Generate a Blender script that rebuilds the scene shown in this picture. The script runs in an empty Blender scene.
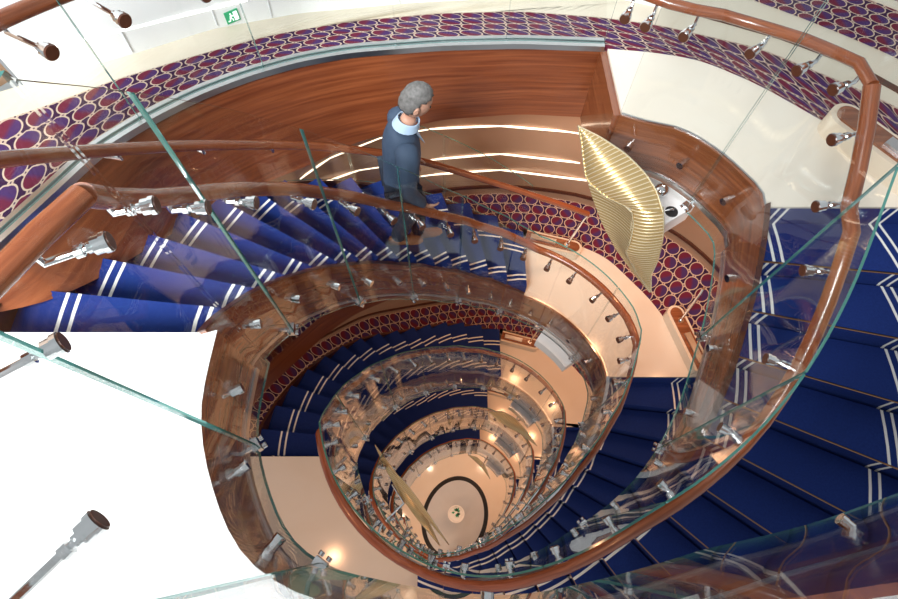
import bpy, bmesh, math, random
from math import sin, cos, pi, radians, degrees, atan2, hypot
from mathutils import Vector, Matrix
random.seed(4)
S = bpy.context.scene
COL = S.collection
# ------------------------------------------------------------------ measures
ZC = 16.75                       # height of the camera above the lowest floor
CAM = Vector((-0.288, -1.221, ZC))
FPX, XN, YN = 548.9, 447.2, 558.4     # focal length (px of the 898 frame), foot of the vertical
_n = Vector((XN-449, YN-299.5, FPX)).normalized()
_ex = (Vector((1,0,0)) - _n*_n.x).normalized()
_ey = _ex.cross(_n)
if _ey.y > 0: _ey = -_ey
def U(px, py, d):
    "point of the place seen at photo pixel px,py that lies d metres below the camera"
    v = Vector((px-449, py-299.5, FPX)); v *= d/v.dot(_n)
    return Vector((CAM.x+v.dot(_ex), CAM.y+v.dot(_ey), ZC-d))
dR = [2.55, 5.15, 8.05, 10.95, 13.85, 16.75]
dL = [2.05, 5.15, 8.05, 10.95, 13.85, 16.75]
zR = [ZC-d for d in dR]; zL = [ZC-d for d in dL]

# ------------------------------------------------------------------ materials
def mat(name):
    m = bpy.data.materials.new(name); m.use_nodes = True
    nt = m.node_tree; b = nt.nodes['Principled BSDF']
    return m, nt, b
def N(nt, t, **kw):
    n = nt.nodes.new(t)
    for k, v in kw.items(): setattr(n, k, v)
    return n
def simple(name, col, rough=.5, metal=0, **kw):
    m, nt, b = mat(name)
    b.inputs['Base Color'].default_value = (*col, 1)
    b.inputs['Roughness'].default_value = rough
    b.inputs['Metallic'].default_value = metal
    for k, v in kw.items(): b.inputs[k].default_value = v
    return m
def math_(nt, op, a, b=None, c=None):
    n = N(nt, 'ShaderNodeMath', operation=op)
    for i, v in enumerate((a, b, c)):
        if v is None: continue
        if isinstance(v, (int, float)): n.inputs[i].default_value = v
        else: nt.links.new(v, n.inputs[i])
    return n.outputs[0]
def mixc(nt, fac, a, b):
    n = N(nt, 'ShaderNodeMix', data_type='RGBA')
    if isinstance(fac, (int, float)): n.inputs[0].default_value = fac
    else: nt.links.new(fac, n.inputs[0])
    for i, v in ((6, a), (7, b)):
        if isinstance(v, tuple): n.inputs[i].default_value = (*v, 1)
        else: nt.links.new(v, n.inputs[i])
    return n.outputs[2]
def uv(nt, sx=1, sy=1):
    t = N(nt, 'ShaderNodeTexCoord'); mp = N(nt, 'ShaderNodeMapping')
    mp.inputs['Scale'].default_value = (sx, sy, 1)
    nt.links.new(t.outputs['UV'], mp.inputs[0]); return mp.outputs[0]
def wood(name, c1, c2, rough, sx=.6, sy=14, coat=.0):
    m, nt, b = mat(name)
    v = uv(nt, sx, sy)
    no = N(nt, 'ShaderNodeTexNoise'); no.inputs['Scale'].default_value = 2.2
    no.inputs['Detail'].default_value = 6; no.inputs['Distortion'].default_value = .6
    nt.links.new(v, no.inputs['Vector'])
    r = N(nt, 'ShaderNodeValToRGB'); r.color_ramp.elements[0].position = .3; r.color_ramp.elements[1].position = .72
    r.color_ramp.elements[0].color = (*c1, 1); r.color_ramp.elements[1].color = (*c2, 1)
    nt.links.new(no.outputs[0], r.inputs[0]); nt.links.new(r.outputs[0], b.inputs['Base Color'])
    b.inputs['Roughness'].default_value = rough
    b.inputs['Coat Weight'].default_value = coat; b.inputs['Coat Roughness'].default_value = .04
    return m
M = {}
M['mahogany'] = wood('mahogany veneer', (.16,.036,.012), (.34,.098,.034), .3, coat=.12)
M['stringer'] = wood('stringer veneer', (.14,.038,.014), (.35,.115,.045), .16, coat=.6)
M['rail'] = wood('handrail wood', (.19,.047,.017), (.34,.10,.038), .25, sx=2, sy=30, coat=.4)
M['cap'] = wood('wooden cap', (.05,.016,.008), (.11,.034,.016), .3, sx=20, sy=20)
M['chrome'] = simple('polished chrome', (.78,.79,.80), .09, 1)
M['steel'] = simple('brushed steel', (.62,.63,.64), .28, 1)
M['bronze'] = simple('bronze nosing', (.42,.22,.10), .35, 1)
M['white'] = simple('white lacquer', (.92,.92,.91), .35)
M['cream'] = simple('cream lacquer', (.78,.66,.52), .4)
M['black'] = simple('black rubber', (.012,.012,.014), .5)
M['grey'] = simple('pale grey lacquer', (.66,.67,.68), .4)
def marble(name, c1, c2, rough=.13):
    m, nt, b = mat(name)
    t = N(nt, 'ShaderNodeTexCoord')
    no = N(nt, 'ShaderNodeTexNoise'); no.inputs['Scale'].default_value = 1.6
    no.inputs['Detail'].default_value = 8; no.inputs['Distortion'].default_value = 1.6
    nt.links.new(t.outputs['Object'], no.inputs['Vector'])
    c = mixc(nt, no.outputs[0], c1, c2)
    nt.links.new(c, b.inputs['Base Color']); b.inputs['Roughness'].default_value = rough
    return m
M['marble'] = marble('polished cream marble', (.80,.70,.58), (.86,.79,.69))
M['marble_white'] = marble('polished white marble', (.84,.83,.80), (.90,.89,.87))
M['travertine'] = marble('pale travertine', (.62,.54,.42), (.78,.71,.58), .25)
M['grey_floor'] = marble('grey white terrazzo', (.56,.60,.64), (.66,.70,.74), .25)
M['ring'] = simple('black granite inlay', (.02,.018,.017), .2)
M['tan'] = marble('tan leather wall', (.34,.20,.12), (.40,.25,.16), .3)
# stair carpet: blue with two pairs of cream lines that run down the flight
def stair_carpet():
    m, nt, b = mat('blue stair carpet')
    t = N(nt, 'ShaderNodeTexCoord'); sp = N(nt, 'ShaderNodeSeparateXYZ')
    nt.links.new(t.outputs['UV'], sp.inputs[0])
    u = sp.outputs[0]
    tot = None
    for c in (.075, .125):
        d = math_(nt, 'LESS_THAN', math_(nt, 'ABSOLUTE', math_(nt, 'SUBTRACT', u, c)), .0085)
        tot = d if tot is None else math_(nt, 'MAXIMUM', tot, d)
    w = sp.outputs[1]          # distance from the outer edge
    for c in (.20, .255):
        d = math_(nt, 'LESS_THAN', math_(nt, 'ABSOLUTE', math_(nt, 'SUBTRACT', w, c)), .0085)
        tot = math_(nt, 'MAXIMUM', tot, d)
    no = N(nt, 'ShaderNodeTexNoise'); no.inputs['Scale'].default_value = 90; no.inputs['Detail'].default_value = 3
    nt.links.new(t.outputs['Object'], no.inputs['Vector'])
    no2 = N(nt, 'ShaderNodeTexNoise'); no2.inputs['Scale'].default_value = 5
    nt.links.new(t.outputs['Object'], no2.inputs['Vector'])
    c = mixc(nt, no.outputs[0], (.007,.018,.105), (.016,.042,.215))
    c = mixc(nt, math_(nt, 'MULTIPLY', no2.outputs[0], .35), c, (.011,.028,.155))
    c = mixc(nt, tot, c, (.85,.84,.80))
    nt.links.new(c, b.inputs['Base Color']); b.inputs['Roughness'].default_value = .9
    b.inputs['Specular IOR Level'].default_value = .15
    return m
M['blue'] = stair_carpet()
# corridor carpet: staggered ovals, cream outlines, criss-cross ribbons
def oval_carpet():
    m, nt, b = mat('oval pattern carpet')
    t = N(nt, 'ShaderNodeTexCoord'); sp = N(nt, 'ShaderNodeSeparateXYZ')
    nt.links.new(t.outputs['UV'], sp.inputs[0])
    x = math_(nt, 'DIVIDE', sp.outputs[0], .15); y = math_(nt, 'DIVIDE', sp.outputs[1], .44)
    def lattice(ox, oy):
        fx = math_(nt, 'SUBTRACT', math_(nt, 'FRACT', math_(nt, 'ADD', x, ox)), .5)
        fy = math_(nt, 'SUBTRACT', math_(nt, 'FRACT', math_(nt, 'ADD', y, oy)), .5)
        dx = math_(nt, 'DIVIDE', fx, .42); dy = math_(nt, 'DIVIDE', fy, .25)
        return math_(nt, 'SQRT', math_(nt, 'ADD', math_(nt, 'MULTIPLY', dx, dx), math_(nt, 'MULTIPLY', dy, dy))), fx, fy
    d1, fx1, fy1 = lattice(0, 0); d2, fx2, fy2 = lattice(.5, .5)
    near = math_(nt, 'LESS_THAN', d1, d2)
    d = math_(nt, 'MINIMUM', d1, d2)
    # two-tone split inside each oval
    s1 = math_(nt, 'ADD', math_(nt, 'MULTIPLY', fx1, 1.0), math_(nt, 'MULTIPLY', fy1, 1.5))
    s2 = math_(nt, 'ADD', math_(nt, 'MULTIPLY', fx2, 1.0), math_(nt, 'MULTIPLY', fy2, -1.2))
    s = math_(nt, 'ADD', math_(nt, 'MULTIPLY', near, s1), math_(nt, 'MULTIPLY', math_(nt, 'SUBTRACT', 1, near), s2))
    g = N(nt, 'ShaderNodeMapRange'); g.inputs[1].default_value = -.12; g.inputs[2].default_value = .12
    nt.links.new(s, g.inputs[0])
    inner = mixc(nt, g.outputs[0], (.14,.020,.042), (.066,.030,.11))
    # ribbons between the ovals
    p = math_(nt, 'ABSOLUTE', math_(nt, 'SUBTRACT', math_(nt, 'FRACT', math_(nt, 'ADD', math_(nt,'ADD', x, y), .5)), .5))
    q = math_(nt, 'ABSOLUTE', math_(nt, 'SUBTRACT', math_(nt, 'FRACT', math_(nt, 'ADD', math_(nt,'SUBTRACT', x, y), .5)), .5))
    rib = math_(nt, 'LESS_THAN', math_(nt, 'ABSOLUTE', math_(nt, 'SUBTRACT', math_(nt, 'MINIMUM', p, q), .085)), .05)
    bg = mixc(nt, rib, (.04,.016,.05), (.50,.37,.29))
    c = mixc(nt, math_(nt, 'LESS_THAN', d, 1.08), bg, (.55,.41,.32))
    c = mixc(nt, math_(nt, 'LESS_THAN', d, .94), c, inner)
    nt.links.new(c, b.inputs['Base Color']); b.inputs['Roughness'].default_value = .95
    b.inputs['Specular IOR Level'].default_value = .1
    return m
M['ovals'] = oval_carpet()
def glass(name, tint, f0=.042):
    m = bpy.data.materials.new(name); m.use_nodes = True; nt = m.node_tree
    nt.nodes.remove(nt.nodes['Principled BSDF'])
    out = nt.nodes['Material Output']
    ge = N(nt, 'ShaderNodeNewGeometry'); dot = N(nt, 'ShaderNodeVectorMath', operation='DOT_PRODUCT')
    nt.links.new(ge.outputs['Incoming'], dot.inputs[0]); nt.links.new(ge.outputs['Normal'], dot.inputs[1])
    c = math_(nt, 'ABSOLUTE', dot.outputs['Value'])
    f = math_(nt, 'ADD', math_(nt, 'MULTIPLY', math_(nt, 'POWER', math_(nt, 'SUBTRACT', 1, c), 5), 1-f0), f0)
    tr = N(nt, 'ShaderNodeBsdfTransparent'); tr.inputs[0].default_value = (*tint, 1)
    gl = N(nt, 'ShaderNodeBsdfGlossy'); gl.inputs['Roughness'].default_value = .0; gl.inputs[0].default_value = (1,1,1,1)
    mx = N(nt, 'ShaderNodeMixShader')
    nt.links.new(f, mx.inputs[0]); nt.links.new(tr.outputs[0], mx.inputs[1]); nt.links.new(gl.outputs[0], mx.inputs[2])
    nt.links.new(mx.outputs[0], out.inputs[0])
    return m
M['glass'] = glass('clear balustrade glass', (.98,.992,.988), .028)
M['edge'] = simple('green glass edge', (.075,.27,.24), .12, 0)
M['edge'].node_tree.nodes['Principled BSDF'].inputs['Transmission Weight'].default_value = .35
def emit(name, col, st):
    m = bpy.data.materials.new(name); m.use_nodes = True; nt = m.node_tree
    b = nt.nodes['Principled BSDF']; b.inputs['Base Color'].default_value = (*col, 1)
    b.inputs['Emission Color'].default_value = (*col, 1); b.inputs['Emission Strength'].default_value = st
    return m
M['led'] = emit('warm light strip', (1,.84,.64), 2.2)
M['led_white'] = emit('white light strip', (1,.99,.96), 2.6)
M['exit_green'] = emit('green lit exit sign', (.01,.30,.12), .35)
M['exit_white'] = emit('white lit pictogram', (.9,1,.95), .8)
def gold():
    m, nt, b = mat('ribbed gold mesh')
    v = uv(nt); sp = N(nt, 'ShaderNodeSeparateXYZ'); nt.links.new(v, sp.inputs[0])
    f = math_(nt, 'FRACT', math_(nt, 'MULTIPLY', sp.outputs[1], 46))
    rib = math_(nt, 'LESS_THAN', f, .2)
    c = mixc(nt, rib, (.66,.46,.20), (.90,.78,.55))
    nt.links.new(c, b.inputs['Base Color'])
    b.inputs['Metallic'].default_value = .6
    b.inputs['Roughness'].default_value = .3
    al = math_(nt, 'ADD', math_(nt, 'MULTIPLY', rib, .12), .84)
    nt.links.new(al, b.inputs['Alpha'])
    bp = N(nt, 'ShaderNodeBump'); bp.inputs['Strength'].default_value = .35; bp.inputs['Distance'].default_value = .004
    nt.links.new(math_(nt, 'SINE', math_(nt, 'MULTIPLY', sp.outputs[1], 46*2*pi)), bp.inputs['Height'])
    nt.links.new(bp.outputs[0], b.inputs['Normal'])
    return m
M['gold'] = gold()
M['gold_rim'] = simple('pale gold rim', (.85,.72,.48), .25, .8)

# ------------------------------------------------------------------ object helpers
def tag(o, label=None, cat=None, group=None, kind=None):
    for k, v in (('label', label), ('category', cat), ('group', group), ('kind', kind)):
        if v: o[k] = v
    return o
def mesh_obj(name, verts, faces, m, parent=None, uvs=None, mats=None, smooth=False, loc=None):
    me = bpy.data.meshes.new(name)
    me.from_pydata([tuple(v) for v in verts], [], faces)
    ms = m if isinstance(m, list) else [m]
    for x in ms: me.materials.append(x)
    if mats:
        for p, i in zip(me.polygons, mats): p.material_index = i
    if uvs:
        l = me.uv_layers.new(name='UVMap')
        for p in me.polygons:
            for li in p.loop_indices: l.data[li].uv = uvs[me.loops[li].vertex_index]
    if smooth:
        for p in me.polygons: p.use_smooth = True
    me.update()
    o = bpy.data.objects.new(name, me); COL.objects.link(o)
    if parent is not None:
        o.parent = parent
        o.matrix_parent_inverse = Matrix.Translation(-parent.location)
    return o
def fixn(o):
    bm = bmesh.new(); bm.from_mesh(o.data); bmesh.ops.recalc_face_normals(bm, faces=bm.faces); bm.to_mesh(o.data); bm.free()
    return o
def empty(name, loc):
    o = bpy.data.objects.new(name, None); o.location = loc; o.empty_display_size = .1; COL.objects.link(o); return o
class MB:
    def __init__(s): s.v = []; s.f = []; s.uv = []; s.m = []
    def add(s, v, f, uv=None, mi=0):
        o = len(s.v); s.v += [Vector(p) for p in v]; s.f += [tuple(i+o for i in q) for q in f]
        s.uv += uv if uv else [(p[0], p[1]) for p in v]; s.m += [mi]*len(f)
    def tube(s, pts, r, seg=10, caps=True, mi=0):
        pts = [Vector(p) for p in pts]; n = len(pts); L = 0; v = []; uvs = []
        rr = r if isinstance(r, list) else [r]*n
        prev = None
        for i, p in enumerate(pts):
            t = (pts[min(i+1, n-1)] - pts[max(i-1, 0)]).normalized()
            up = Vector((0,0,1)) if abs(t.z) < .95 else Vector((1,0,0))
            if prev is None: a = t.cross(up).normalized()
            else: a = (prev - t*prev.dot(t)).normalized()
            prev = a; b = a.cross(t)
            if i: L += (p-pts[i-1]).length
            for k in range(seg):
                an = 2*pi*k/seg
                v.append(p + (a*cos(an)+b*sin(an))*rr[i]); uvs.append((L, k/seg*.2))
        f = [(i*seg+k, i*seg+(k+1) % seg, (i+1)*seg+(k+1) % seg, (i+1)*seg+k) for i in range(n-1) for k in range(seg)]
        if caps: f += [tuple(range(seg))[::-1], tuple(range((n-1)*seg, n*seg))]
        s.add(v, f, uvs, mi)
    def box(s, c, sx, sy, sz, rot=0, mi=0):
        c = Vector(c); v = []
        for z in (-1, 1):
            for (x, y) in ((-1,-1),(1,-1),(1,1),(-1,1)):
                px, py = x*sx/2, y*sy/2
                v.append(c+Vector((px*cos(rot)-py*sin(rot), px*sin(rot)+py*cos(rot), z*sz/2)))
        s.add(v, [(3,2,1,0),(4,5,6,7),(0,1,5,4),(1,2,6,5),(2,3,7,6),(3,0,4,7)], None, mi)
    def prism(s, poly, z0, z1, mi=0, mside=None, uvs=None):
        "closed plan polygon (counter-clockwise) between two heights"
        n = len(poly)
        v = [Vector((p[0], p[1], z1)) for p in poly] + [Vector((p[0], p[1], z0)) for p in poly]
        u = (uvs or [(p[0], p[1]) for p in poly])*2
        o = len(s.v)
        s.v += v; s.uv += u
        s.f.append(tuple(range(o, o+n))); s.m.append(mi)
        s.f.append(tuple(range(o+2*n-1, o+n-1, -1))); s.m.append(mi)
        for i in range(n):
            j = (i+1) % n
            s.f.append((o+i, o+n+i, o+n+j, o+j)); s.m.append(mi if mside is None else mside)
    def grid(s, rows, mi=0, uvs=None, close=False):
        "rows of points -> quad sheet"
        n = len(rows); k = len(rows[0]); o = len(s.v)
        for i, r in enumerate(rows):
            for j, p in enumerate(r):
                s.v.append(Vector(p)); s.uv.append(uvs[i][j] if uvs else (i/(n-1), j/(k-1)))
        for i in range(n-1):
            for j in range(k if close else k-1):
                jj = (j+1) % k
                s.f.append((o+i*k+j, o+(i+1)*k+j, o+(i+1)*k+jj, o+i*k+jj)); s.m.append(mi)
    def band(s, path, offs, mi=0, mis=None):
        """sweep a closed section along a path. path: list of (point, inward unit vector); offs: list of (in, up)"""
        k = len(offs); o = len(s.v); L = 0
        for i, (p, w) in enumerate(path):
            if i: L += (Vector(p)-Vector(path[i-1][0])).length
            acc = 0
            for j, (a, b) in enumerate(offs):
                if j: acc += hypot(a-offs[j-1][0], b-offs[j-1][1])
                s.v.append(Vector(p)+Vector(w)*a+Vector((0,0,b))); s.uv.append((L, acc))
        n = len(path)
        for i in range(n-1):
            for j in range(k):
                jj = (j+1) % k
                s.f.append((o+i*k+j, o+(i+1)*k+j, o+(i+1)*k+jj, o+i*k+jj)); s.m.append(mis[j] if mis else mi)
        s.f.append(tuple(o+j for j in range(k))); s.m.append(mis[-1] if mis else mi)
        s.f.append(tuple(o+(n-1)*k+j for j in range(k-1, -1, -1))); s.m.append(mis[-1] if mis else mi)
    def build(s, name, m, parent=None, smooth=False, fix=True):
        o = mesh_obj(name, s.v, s.f, m, parent, s.uv, s.m, smooth)
        return fixn(o) if fix else o
def smooth_by_angle(o, ang=40):
    me = o.data
    for p in me.polygons: p.use_smooth = True
    bm = bmesh.new(); bm.from_mesh(me)
    for e in bm.edges:
        if len(e.link_faces) == 2 and e.calc_face_angle(0) > radians(ang): e.smooth = False
    bm.to_mesh(me); bm.free()
    return o
# ------------------------------------------------------------------ the plan of the stair
_tab = [(5,1.26),(16,1.33),(25,1.365),(42,1.37),(58,1.37),(68,1.37),(77,1.29),(94,1.17),(111,1.085),(130,1.05),(150,1.067),(167,1.14),(180,1.225)]
def base_r(th):
    t = th % 180
    T = [(_tab[-1][0]-180, _tab[-1][1])] + _tab + [(_tab[0][0]+180, _tab[0][1]), (_tab[1][0]+180, _tab[1][1])]
    if t < T[0][0]: t += 180
    for i in range(len(T)-1):
        if T[i][0] <= t <= T[i+1][0]:
            f = (t-T[i][0])/(T[i+1][0]-T[i][0]); f = f*f*(3-2*f)*.5+f*.5
            return T[i][1]+(T[i+1][1]-T[i][1])*f
    return 1.3
def lerp(a, b, t): return a+(b-a)*t
def clamp(x, a=0, b=1): return max(a, min(b, x))
NR = 16                            # risers of a flight
def table(T, x):
    "smooth curve through the (angle, radius) pairs"
    if x <= T[0][0]: return T[0][1]
    if x >= T[-1][0]: return T[-1][1]
    for i in range(len(T)-1):
        (a, p), (b, q) = T[i], T[i+1]
        if a <= x <= b:
            m0 = (q-T[i-1][1])/(b-T[i-1][0]) if i else (q-p)/(b-a)
            m1 = (T[i+2][1]-p)/(T[i+2][0]-a) if i+2 < len(T) else (q-p)/(b-a)
            h = b-a; t = (x-a)/h
            return (2*t**3-3*t*t+1)*p+(t**3-2*t*t+t)*h*m0+(-2*t**3+3*t*t)*q+(t**3-t*t)*h*m1
_b0 = [(-163.5,1.335),(-140,1.38),(-112,1.41),(-93,1.41),(-75,1.36),(-58,1.32),(-45,1.34),(-30,1.375),(-15,1.40),(-2,1.43),(5,1.47),(12,1.52),(20.5,1.595)]
_r0 = [(20.5,1.595),(24,1.64),(30,1.635),(35,1.63),(45,1.59),(51.5,1.51),(58,1.47),(62,1.475)]
_ro = [(0,2.12),(.25,1.98),(.45,1.88),(.63,1.80),(.8,1.90),(1,2.05)]
class Half:
    """half a turn of the stair: a flight from angle a0 (top) to a0-128.5, then a flat landing to a0-180"""
    def __init__(s, kind, k, z0, z1):
        s.kind = kind; s.k = k; s.z0 = z0; s.z1 = z1
        SA = [198, 196.5, 205, 205, 196.5]; SB = [20.5, 16.5, 22.5, 22.5, 22.5, 16.5]
        s.a0 = SA[k] if kind == 'A' else SB[k]; s.a1 = 68 if kind == 'A' else -112
        s.a2 = SB[k+1] if kind == 'A' else SA[k+1 if k < 4 else 4]-360
        s.h = (z0-z1)/NR
    def r(s, th):
        if s.kind == 'B' and s.k == 0: return table(_b0, th)
        return base_r(th)
    def z(s, th): return lerp(s.z0, s.z1, clamp((s.a0-th)/(s.a0-s.a1)))
    def pt(s, th, dr=0, dz=0):
        r = s.r(th)+dr; a = radians(th)
        return Vector((r*cos(a), r*sin(a), s.z(th)+dz))
    def Ro(s, t):
        if s.kind == 'B' and s.k == 0: return lerp(2.5, 2.70, clamp(t/.6)) if t < .6 else lerp(2.70, 2.5, (t-.6)/.4)
        return (lerp(2.24, 2.10, t/.3) if t < .3 else lerp(2.10, 1.98, (t-.3)/.7)) if s.k == 0 else table(_ro, t)+(.13*(1-t) if s.kind == 'B' else 0)
    def line(s, j):
        "nosing line j (0..NR-1): inner and outer plan point"
        t = j/(NR-1); th = lerp(s.a0, s.a1, t)
        p = s.pt(th); off = 0 if s.kind == 'A' else 180
        ph = radians(lerp(180, 90, t)-off); d = Vector((cos(ph), sin(ph)))
        q = Vector((p.x, p.y)); R = s.Ro(t)
        bq = q.dot(d); L = -bq+math.sqrt(max(0, bq*bq-(q.length_squared-R*R)))
        return q, q+d*L
    def path(s, th0, th1, dr=0, dz=0, step=4):
        n = max(2, int(math.ceil(abs(th0-th1)/step))+1); out = []
        for i in range(n):
            th = lerp(th0, th1, i/(n-1)); a = radians(th)
            out.append((s.pt(th, dr, dz), Vector((-cos(a), -sin(a), 0))))
        return out
class Top(Half):
    "the flat top landing on the right"
    def __init__(s): s.kind = 'R'; s.k = 0; s.z0 = s.z1 = zR[0]; s.a0 = 76; s.a1 = 76; s.a2 = 20.5; s.h = 0
    def r(s, th): return table(_r0, th)
    def z(s, th): return s.z0
_near = [(195,1.29),(198,1.30),(204,1.36),(211,1.44),(221,1.52),(231,1.58),(239,1.565),(246,1.52),(257,1.475),(272,1.45),(283,1.44),(295,1.47),(306,1.55),(318,1.74),(330,2.03),(345,2.6)]
class Near(Half):
    "the wide left landing next to the camera"
    def __init__(s): s.kind = 'N'; s.k = -1; s.z0 = s.z1 = zL[0]; s.a0 = 345; s.a1 = 345; s.a2 = 198.0; s.h = 0
    def r(s, th): return table(_near, th)
    def z(s, th): return s.z0
halves = {}
for k in range(4): halves['A', k] = Half('A', k, zL[k], zR[k+1])
for k in range(5): halves['B', k] = Half('B', k, zR[k], zL[k+1])
halves['R', 0] = Top(); halves['N', 0] = Near()
LEV = ['uppermost', 'second', 'third', 'fourth', 'lowest', 'bottom']
ORD = ['first', 'second', 'third', 'fourth', 'fifth', 'sixth', 'seventh', 'eighth', 'ninth']
def place_words(h):
    if h.kind == 'A':
        return ['flight the man walks down', 'second left-hand flight', 'third left-hand flight', 'lowest left-hand flight'][h.k]
    if h.kind == 'B':
        return ['big right-hand flight', 'second right-hand flight', 'third right-hand flight', 'fourth right-hand flight', 'lowest right-hand flight'][h.k]
    return {'R': 'top right landing', 'N': 'near white landing'}[h.kind]
# ------------------------------------------------------------------ flights
def flight(h):
    top = h.line(0); mid = (top[0]+top[1])/2
    root = empty('stair_flight', (mid.x, mid.y, h.z0))
    tag(root, 'blue carpeted curved stair, the '+place_words(h), 'stairs', 'blue carpeted flights of the spiral stair')
    a, b = h.line(0); n0 = Vector(((h.line(1)[0]+h.line(1)[1])-(a+b))).normalized()*.008; mb = MB(); W = (b-a).length
    cols = [a.lerp(b, c/6)+n0 for c in range(7)]; back = n0*2.2
    mb.grid([[Vector((p.x, p.y, h.z0-.006)) for p in cols], [Vector((p.x, p.y, h.z0-h.h)) for p in cols], [Vector((p.x-back.x, p.y-back.y, h.z0-h.h)) for p in cols], [Vector((p.x-back.x, p.y-back.y, h.z0-.006)) for p in cols]], 0, [[(c/6*W, (1-c/6)*W) for c in range(7)]]*4)
    mb.build('riser', M['blue'], root)
    for j in range(1, NR):
        a, b = h.line(j-1), h.line(j)
        z = h.z0-h.h*j; t0, t1 = (j-1)/(NR-1), j/(NR-1)
        K = 6; rows = []; us = []
        # inner to outer columns, back to front rows; the outer and inner edges follow the curve
        for r_ in range(4):
            f = r_/3; t = lerp(t0, t1, f); jj = lerp(j-1, j, f)
            p, q = h.line(jj)
            if f == 1: q = q
            W = (q-p).length; row = []; ur = []
            for c in range(K+1):
                g = c/K; pt = p.lerp(q, g)
                row.append(Vector((pt.x, pt.y, z))); ur.append((g*W, (1-g)*W))
            rows.append(row); us.append(ur)
        mb = MB(); mb.grid(rows, 0, us)
        # riser below the front edge, leaning back a little under the nosing
        p, q = b; back = (a[0]+a[1]-b[0]-b[1]).normalized()*.02
        W = (q-p).length
        r2 = [[rows[3][c] for c in range(K+1)],
              [rows[3][c]+Vector((back.x, back.y, -.03)) for c in range(K+1)],
              [rows[3][c]+Vector((back.x, back.y, -h.h)) for c in range(K+1)]]
        mb.grid(r2, 0, [us[3]]*3)
        # underside and back so the step is a solid
        zb = z-h.h-.10
        r3 = [[Vector((v.x, v.y, zb)) for v in row] for row in rows]
        mb.grid(r3, 0, us)
        mb.grid([[r2[2][c] for c in range(K+1)], [r3[3][c] for c in range(K+1)]], 0, [us[3], us[3]])
        mb.grid([[rows[0][c] for c in range(K+1)], [r3[0][c] for c in range(K+1)]], 0, [us[0], us[0]])
        for c in (0, K):
            mb.grid([[rows[r_][c] for r_ in range(4)], [r3[r_][c] for r_ in range(4)]], 0, [[us[r_][c] for r_ in range(4)]]*2)
        tr = mb.build('tread', M['blue'], root)
        if h.k < 1:
            nb = MB(); P0 = rows[3][0]; P1 = rows[3][K]
            nb.tube([P0+Vector((back.x*.2, back.y*.2, -.018)), P1+Vector((back.x*.2, back.y*.2, -.018))], .006, 6)
            nb.build('nosing', M['bronze'], tr)
    # inner stringer, its top trim, outer stringer, soffit
    wm = M['stringer'] if not (h.kind == 'A' and h.k >= 3) else M['white']
    pth = h.path(h.a0, h.a1, step=3)
    mb = MB(); mb.band(pth, [(0, .03), (.025, .03), (.025, -.46), (0, -.46)]); smooth_by_angle(mb.build('stringer', wm, root))
    mb = MB(); mb.band(pth, [(-.006, .03), (.028, .03), (.028, .04), (-.006, .04)]); mb.build('stringer_cap', M['steel'] if h.k else M['cap'], root)
    mb = MB(); mb.band(pth, [(.005, -.46), (.035, -.46), (.035, -.495), (.005, -.495)]); smooth_by_angle(mb.build('stringer_trim', M['steel'], root))
    n = 34; op = []; ip = []
    for i in range(n+1):
        j = (NR-1)*i/n; p, q = h.line(j); z = lerp(h.z0, h.z1, j/(NR-1))
        w = (p-q).normalized(); op.append((Vector((q.x, q.y, z)), Vector((w.x, w.y, 0)))); ip.append((Vector((p.x, p.y, z))))
    mb = MB(); mb.band(op, [(-.03, .03), (0, .03), (0, -.40), (-.03, -.40)]); smooth_by_angle(mb.build('outer_stringer', M['cap'], root))
    mb = MB()
    rows = [[ip[i]+Vector((0,0,-.40)), op[i][0]+Vector((0,0,-.40)), op[i][0]+Vector((0,0,-.34)), ip[i]+Vector((0,0,-.34))] for i in range(n+1)]
    mb.grid(rows, 0, None, True); mb.build('soffit', M['cream'], root)
    return root
for key, h in halves.items():
    if key[0] in 'AB': flight(h)
# ------------------------------------------------------------------ landings
nfl = [0]
def arc(h, th0, th1, dr=0, step=3):
    return [(p.x, p.y) for p, w in h.path(th0, th1, dr, 0, step)]
def circ(r, th0, th1, n=24):
    return [(r*cos(radians(lerp(th0, th1, i/n))), r*sin(radians(lerp(th0, th1, i/n)))) for i in range(n+1)]
def stringer_of(h, th0, th1, wm, nm, dp=.48):
    mb = MB(); pth = h.path(th0, th1, step=3)
    mb.band(pth, [(0, -.004), (.025, -.004), (.025, -dp), (0, -dp)]); o = smooth_by_angle(mb.build(nm, wm)); tag(o, kind='structure')
    mb = MB(); mb.band(pth, [(-.003, .003), (.008, .003), (.008, -.004), (-.003, -.004)]); c = mb.build('edge_trim', M['steel'], o)
    mb = MB(); mb.band(pth, [(.005, -dp), (.035, -dp), (.035, -dp-.04), (.005, -dp-.04)]); smooth_by_angle(mb.build('lower_trim', M['steel'], o))
    return o
ntrim = [0]
def trim_name(): ntrim[0] += 1; return 'trim_%d' % ntrim[0]
CARPET_IN = [(.54,2.07),(1.0,1.93),(1.42,1.72),(1.82,1.21),(2.05,.76),(2.25,.38)]
CARPET_IN0 = [(.76,1.80),(1.05,1.77),(1.35,1.70),(1.68,1.48),(2.03,1.15),(2.34,.85),(2.62,.57)]
def resample(pl, n):
    pl = [Vector(p) for p in pl]; L = [0]
    for a, b in zip(pl, pl[1:]): L.append(L[-1]+(b-a).length)
    out = []
    for i in range(n):
        t = L[-1]*i/(n-1); k = 0
        while k < len(pl)-2 and L[k+1] < t: k += 1
        f = (t-L[k])/max(1e-9, L[k+1]-L[k]); out.append(pl[k].lerp(pl[k+1], f))
    return out
def smooth_poly(pl, n, sm=3):
    r = resample(pl, n)
    for _ in range(sm): r = [r[0]]+[(r[i-1]+r[i]*2+r[i+1])/4 for i in range(1, n-1)]+[r[-1]]
    return r
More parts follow.
